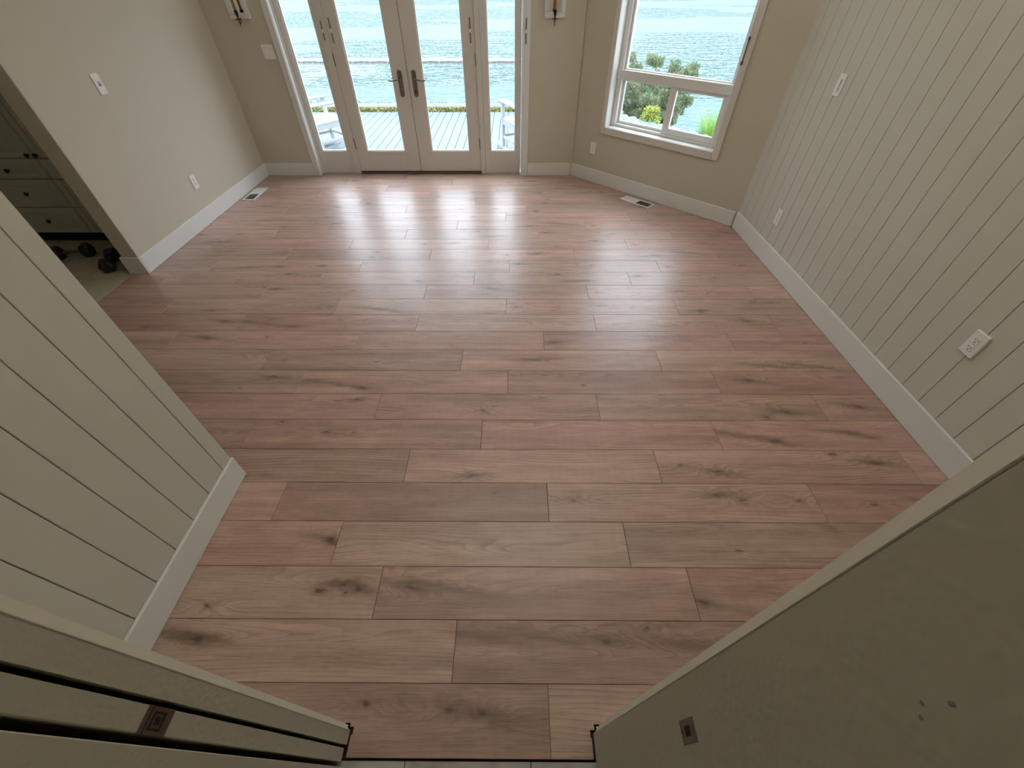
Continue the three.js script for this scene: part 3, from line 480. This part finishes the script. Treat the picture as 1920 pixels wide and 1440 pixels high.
// ---------------------------------------------------------------- outside
const DY = -0.35;
const deckTex = tex(256, 1024, (i, j) => { const v = 0.5 * vn(i * 0.5, j * 0.012, 60) + 0.3 * vn(i * 0.9, j * 0.05, 61) + 0.2 * vn(i * 0.05, j * 0.01, 62); return [80 + 30 * v, 92 + 32 * v, 95 + 32 * v]; }, true, [3, 0.25]);
const deckM = std(1, 1, 1, 0.6, { map: deckTex });
{
  const d = st('floor_deck', 'pale weathered deck of long boards outside the french doors', 'deck');
  for (let k = 0; k < 62; k++) {
    const x = -5.4 + k * 0.1425, far = x > 2.0 ? 9.95 - (x - 2.0) * 1.3 : 9.95, near = x < 0.6 ? 5.36 : 5.36 - Math.min(x - 0.6, 1.4); if (far - near < 0.3) continue;
    part('deck_board', db(x, x + 0.136, DY - 0.03, DY, near, far, 0.004), deckM, d);
  }
  part('deck_frame', db(-5.4, 3.3, DY - 0.2, DY - 0.032, 5.3, 7.9, 0), M.seam, d); part('deck_frame', db(-5.4, 2.0, DY - 0.2, DY - 0.032, 7.9, 9.9, 0), M.seam, d);
  part('step', db(-2.6, 0.4, DY + 0.0005, -0.16, 5.30, 5.62, 0.01), deckM, d);
  const r = thing('deck_railing', 'white deck railing with clear glass panels in front of the lake', 'railing', [0, 0, 0]);
  part('top_rail', db(-5.4, 1.25, 0.490, 0.530, 9.83, 9.95, 0.006), M.deckWhite, r); part('upper_rail', db(-5.4, 1.25, 0.445, 0.485, 9.865, 9.915, 0.004), M.deckWhite, r); part('bottom_rail', db(-5.4, 1.25, -0.245, -0.195, 9.865, 9.915, 0.004), M.deckWhite, r);
  const px = [-5.35, -3.46, -2.1, -0.75, 1.2];
  for (const x of px) part('post', db(x - 0.045, x + 0.045, DY, 0.49, 9.845, 9.935, 0.005), M.deckWhite, r);
  for (let i = 0; i < 4; i++) part('glass_panel', db(px[i] + 0.045, px[i + 1] - 0.045, -0.19, 0.44, 9.888, 9.894, 0), M.glass, r);
  const s = thing('string_lights', 'white string of small lights hung under the deck rail', 'string lights', [0, 0, 0]);
  const bulbs = [], pts = []; const rn = rng(77);
  for (let k = 0; k < 60; k++) { const x = -5.3 + k * 0.11, y = 0.500 + 0.006 * Math.sin(k * 2.1); pts.push([x, y, -9.8245]); const l = 0.03 + 0.05 * rn(); bulbs.push(cyl(0.004, 0.006, l, x, y - l / 2, -9.8215, 6)); }
  part('cable', tube(pts, 0.004, 180, 5), M.deckWhite, s); const bm = part('bulbs', bulbs, M.deckWhite, s); bm.userData.kind = 'stuff';
}
function rocker(label, x, d, turn) { // faces +z
  const o = thing('rocking_chair', label, 'chair', [x, DY, -d], turn), W = 0.27, m = M.deckWhite;
  for (const s of [-1, 1]) {
    const X = s * W; const pts = []; for (let k = 0; k <= 14; k++) { const t = -0.46 + k * 0.065; pts.push([X, 0.022 + 0.30 * t * t * (t < 0 ? 1 : 0.7), t]); }
    const rg = []; for (let k = 0; k < 14; k++) rg.push(bar(pts[k], [pts[k + 1][0], pts[k + 1][1] + 0.0001, pts[k + 1][2] + 0.004], 0.034, 0.042)); part('runner', rg, m, o);
    part('front_leg', cb(X - 0.022, X + 0.022, 0.04, 0.655, 0.22, 0.275, 0.004), m, o);
    part('rear_post', bar([X, 0.05, -0.20], [X, 1.08, -0.40], 0.042, 0.048), m, o);
    part('armrest', cb(X - 0.06, X + 0.055, 0.655, 0.682, -0.31, 0.33, 0.008), m, o);
    part('side_rail', cb(X - 0.016, X + 0.016, 0.36, 0.43, -0.25, 0.24, 0.004), m, o); part('side_stretcher', cb(X - 0.014, X + 0.014, 0.17, 0.21, -0.21, 0.24, 0.004), m, o);
  }
  part('front_rail', cb(-W, W, 0.36, 0.43, 0.235, 0.262, 0.004), m, o); part('front_stretcher', cb(-W, W, 0.19, 0.225, 0.235, 0.26, 0.004), m, o);
  for (let k = 0; k < 7; k++) part('seat_slat', cb(-W - 0.02, W + 0.02, 0.431 - k * 0.002, 0.449 - k * 0.002, 0.215 - k * 0.072, 0.278 - k * 0.072, 0.004), m, o);
  for (const t of [0.42, 0.62, 1.0]) { const q = (t - 0.05) / 1.03; part('back_rail', cb(-W, W, t, t + 0.06, -0.2 - 0.2 * q - 0.014, -0.2 - 0.2 * q + 0.012, 0.004), m, o); }
  for (let k = 0; k < 6; k++) part('back_slat', bar([-0.2 + k * 0.08, 0.44, -0.262], [-0.2 + k * 0.08, 1.04, -0.378], 0.05, 0.014), m, o);
  return o;
}
rocker('white wooden rocking chair on the deck beyond the right sidelight', 0.17, 7.27, Math.PI + 0.45);
rocker('white wooden rocking chair on the deck beyond the left sidelight', -3.02, 7.35, Math.PI - 0.75);

{ // bank, lake, far hillside
  const bank = st('ground_bank', 'earth bank falling from the deck to the lake', 'ground');
  const g = new THREE.PlaneGeometry(46, 16, 92, 40); g.rotateX(-Math.PI / 2); const p = g.attributes.position;
  for (let i = 0; i < p.count; i++) { const x = p.getX(i), d = 4.5 - p.getZ(i) + 8; p.setZ(i, -d); const edge = x > 2.2 ? 9.4 - (x - 2.2) * 0.55 : 10.0, t = Math.max(0, d - edge); p.setY(i, -0.72 - t * 0.30 - 0.03 * t * t + 0.16 * (fbm(x * 0.8 + 40, d * 0.8, 71) - 0.5) * Math.min(1, t)); }
  g.computeVertexNormals(); part('soil', g, std(0.16, 0.13, 0.08, 0.95), bank);
  const N = 512;
  const rip = tex(N, N, (i, j) => 255 * (0.5 * wrapN(i, j, N, 10, 81) + 0.32 * wrapN(i, j, N, 27, 82) + 0.18 * wrapN(i, j, N, 75, 83)), false, [1 / 15, 1 / 6]);
  const ruf = tex(256, 256, (i, j) => { const v = 0.6 * wrapN(i, j, 256, 4, 85) + 0.4 * wrapN(i, j, 256, 11, 86); const t = Math.max(0, Math.min(1, (v - 0.42) * 7)); return 18 + 60 * t; }, false, [1 / 90, 1 / 42]);
  const wm = new THREE.MeshPhysicalMaterial({ roughness: 1, roughnessMap: ruf, bumpMap: rip, bumpScale: 0.24, ior: 1.33 }); wm.color.setRGB(0.03, 0.085, 0.095);
  const lg = new THREE.PlaneGeometry(700, 330, 1, 1); lg.rotateX(-Math.PI / 2); lg.translate(0, -2.2, -11 - 165); const uv = lg.attributes.uv, lp = lg.attributes.position; for (let i = 0; i < uv.count; i++) uv.setXY(i, lp.getX(i), lp.getZ(i));
  const lake = st('lake', 'pale turquoise rippled lake filling the view beyond the deck', 'lake'); part('water', lg, wm, lake);
  const hill = st('hillside', 'forested far shore mirrored in the lake', 'hill');
  const hg = new THREE.PlaneGeometry(700, 120, 220, 30); hg.rotateX(-Math.PI / 2); const hp = hg.attributes.position;
  for (let i = 0; i < hp.count; i++) { const x = hp.getX(i), d = 270 - hp.getZ(i), t = (d - 210) / 120; hp.setZ(i, -d); hp.setY(i, -2.6 + 46 * Math.pow(Math.max(0, t), 0.7) * (0.55 + 0.8 * fbm(x * 0.006 + 9, 2, 91)) + 9 * Math.min(1, t * 9) * vn(x * 0.14, d * 0.14, 92)); }
  hg.computeVertexNormals(); part('forest', hg, std(0.075, 0.105, 0.07, 0.95), hill);
}
// leaves as small bent cards with thickness in their fold
function foliage(n, seed, shape, len, wid, pal, up = 0.3) {
  const r = rng(seed), P = [], C = [], N = [];
  for (let i = 0; i < n; i++) {
    const b = shape(r), d = new THREE.Vector3(r() - 0.5, r() - 0.5 + up, r() - 0.5).normalize(), s = new THREE.Vector3(r() - 0.5, r() - 0.5, r() - 0.5).cross(d).normalize(), L = len * (0.6 + 0.8 * r()), w = wid * (0.6 + 0.8 * r()), nn = new THREE.Vector3().crossVectors(d, s);
    const t = b.clone().addScaledVector(d, L), m = b.clone().addScaledVector(d, L * 0.45).addScaledVector(nn, w * 0.25), a = m.clone().addScaledVector(s, w).addScaledVector(nn, -w * 0.5), c = m.clone().addScaledVector(s, -w).addScaledVector(nn, -w * 0.5), k = pal[Math.floor(r() * pal.length)], v = 0.8 + 0.4 * r();
    for (const [x, y, z] of [[b, a, m], [a, t, m], [b, m, c], [m, t, c]]) { P.push(...x.toArray(), ...y.toArray(), ...z.toArray()); for (let q = 0; q < 3; q++) C.push(k[0] * v, k[1] * v, k[2] * v); }
  }
  const g = new THREE.BufferGeometry(); g.setAttribute('position', new THREE.Float32BufferAttribute(P, 3)); g.setAttribute('color', new THREE.Float32BufferAttribute(C, 3)); g.computeVertexNormals(); return g;
}
const leafM = new THREE.MeshPhysicalMaterial({ vertexColors: true, roughness: 0.8, transmission: 0.25, thickness: 0, side: THREE.DoubleSide });
const bark = std(0.16, 0.105, 0.08, 0.9);
{
  const s = thing('pine_shrub', 'shaggy blue-green pine shrub outside the lake window', 'shrub', [3.16, -1.05, -11.05]); s.scale.set(1.2, 1.06, 1.0);
  const tips = [], br = [], r = rng(5);
  for (let k = 0; k < 26; k++) { const a = r() * 6.28, e = 0.35 + 0.85 * r(), L = 0.9 + 0.5 * r(), t = [Math.cos(a) * Math.cos(e) * L * 0.85, Math.sin(e) * L * 1.15, Math.sin(a) * Math.cos(e) * L * 0.8]; br.push(tube([[0, 0, 0], [t[0] * 0.4, t[1] * 0.55, t[2] * 0.4], t], 0.014, 8, 5)); for (let q = 0; q < 9; q++) { const f = 0.45 + 0.6 * r(); tips.push(new THREE.Vector3(t[0] * f + (r() - 0.5) * 0.3, t[1] * f + (r() - 0.5) * 0.3, t[2] * f + (r() - 0.5) * 0.3)); } }
  part('branches', br, bark, s);
  const f = part('needles', foliage(52000, 8, (q) => { const t = tips[Math.floor(q() * tips.length)]; return new THREE.Vector3(t.x + (q() - 0.5) * 0.16, t.y + (q() - 0.5) * 0.16, t.z + (q() - 0.5) * 0.16); }, 0.06, 0.008, [[0.10, 0.19, 0.09], [0.14, 0.24, 0.12], [0.20, 0.28, 0.10], [0.10, 0.17, 0.12], [0.26, 0.16, 0.09]], 0.5), leafM, s); f.userData.kind = 'stuff';
  const y = thing('young_shrub', 'small yellow-green leafy shrub in front of the pine shrub', 'shrub', [2.66, -0.78, -9.32]);
  part('stems', [0, 1, 2, 3, 4].map((k) => tube([[0, 0, 0], [0.06 * Math.cos(k * 1.3), 0.2, 0.06 * Math.sin(k * 1.3)], [0.13 * Math.cos(k * 1.3), 0.45, 0.13 * Math.sin(k * 1.3)]], 0.007, 8, 5)), bark, y);
  const yf = part('leaves', foliage(2600, 9, (q) => { const a = q() * 6.28, h = q(), w = 0.25 * Math.sqrt(q()) * (1.1 - 0.6 * h); return new THREE.Vector3(Math.cos(a) * w, 0.12 + 0.5 * h, Math.sin(a) * w); }, 0.045, 0.016, [[0.30, 0.38, 0.05], [0.38, 0.42, 0.08], [0.24, 0.33, 0.06]]), leafM, y); yf.userData.kind = 'stuff';
  const gr = thing('ornamental_grass', 'bright green clump of tall grass at the right of the lake window', 'grass', [3.86, -0.92, -9.05]);
  const P = [], C = [], q = rng(12);
  for (let k = 0; k < 900; k++) { const a = q() * 6.28, w = 0.22 * Math.sqrt(q()), x = Math.cos(a) * w, z = Math.sin(a) * w, h = 0.55 + 0.45 * q(), o = 0.12 + 0.3 * q(), t = 0.004, v = 0.75 + 0.5 * q(); let pv = null; for (let i = 0; i <= 4; i++) { const f = i / 4, c = [x + Math.cos(a) * o * f * f, h * f * (1 - 0.15 * f), z + Math.sin(a) * o * f * f], e = t * (1 - f * 0.9), l = [c[0] - Math.sin(a) * e, c[1], c[2] + Math.cos(a) * e], m = [c[0] + Math.sin(a) * e, c[1], c[2] - Math.cos(a) * e]; if (pv) { P.push(...pv[0], ...pv[1], ...m, ...pv[0], ...m, ...l); for (let b = 0; b < 6; b++) C.push(0.22 * v, 0.40 * v, 0.07 * v); } pv = [l, m]; } }
  const gg = new THREE.BufferGeometry(); gg.setAttribute('position', new THREE.Float32BufferAttribute(P, 3)); gg.setAttribute('color', new THREE.Float32BufferAttribute(C, 3)); gg.computeVertexNormals(); const gb = part('blades', gg, leafM, gr); gb.userData.kind = 'stuff';
  const hd = thing('ground_cover', 'low yellow-green planting along the far edge of the deck', 'ground cover', [0, -0.7, -10.28], 0, null, 'stuff');
  part('leaves', foliage(15000, 14, (w) => new THREE.Vector3(-5.4 + 7.2 * w(), 0.40 * Math.sqrt(w()), (w() - 0.5) * 0.42), 0.05, 0.02, [[0.32, 0.36, 0.08], [0.40, 0.40, 0.12], [0.22, 0.27, 0.08], [0.36, 0.24, 0.16]]), leafM, hd);
}
shade(scene);
renderer.render(scene, camera);
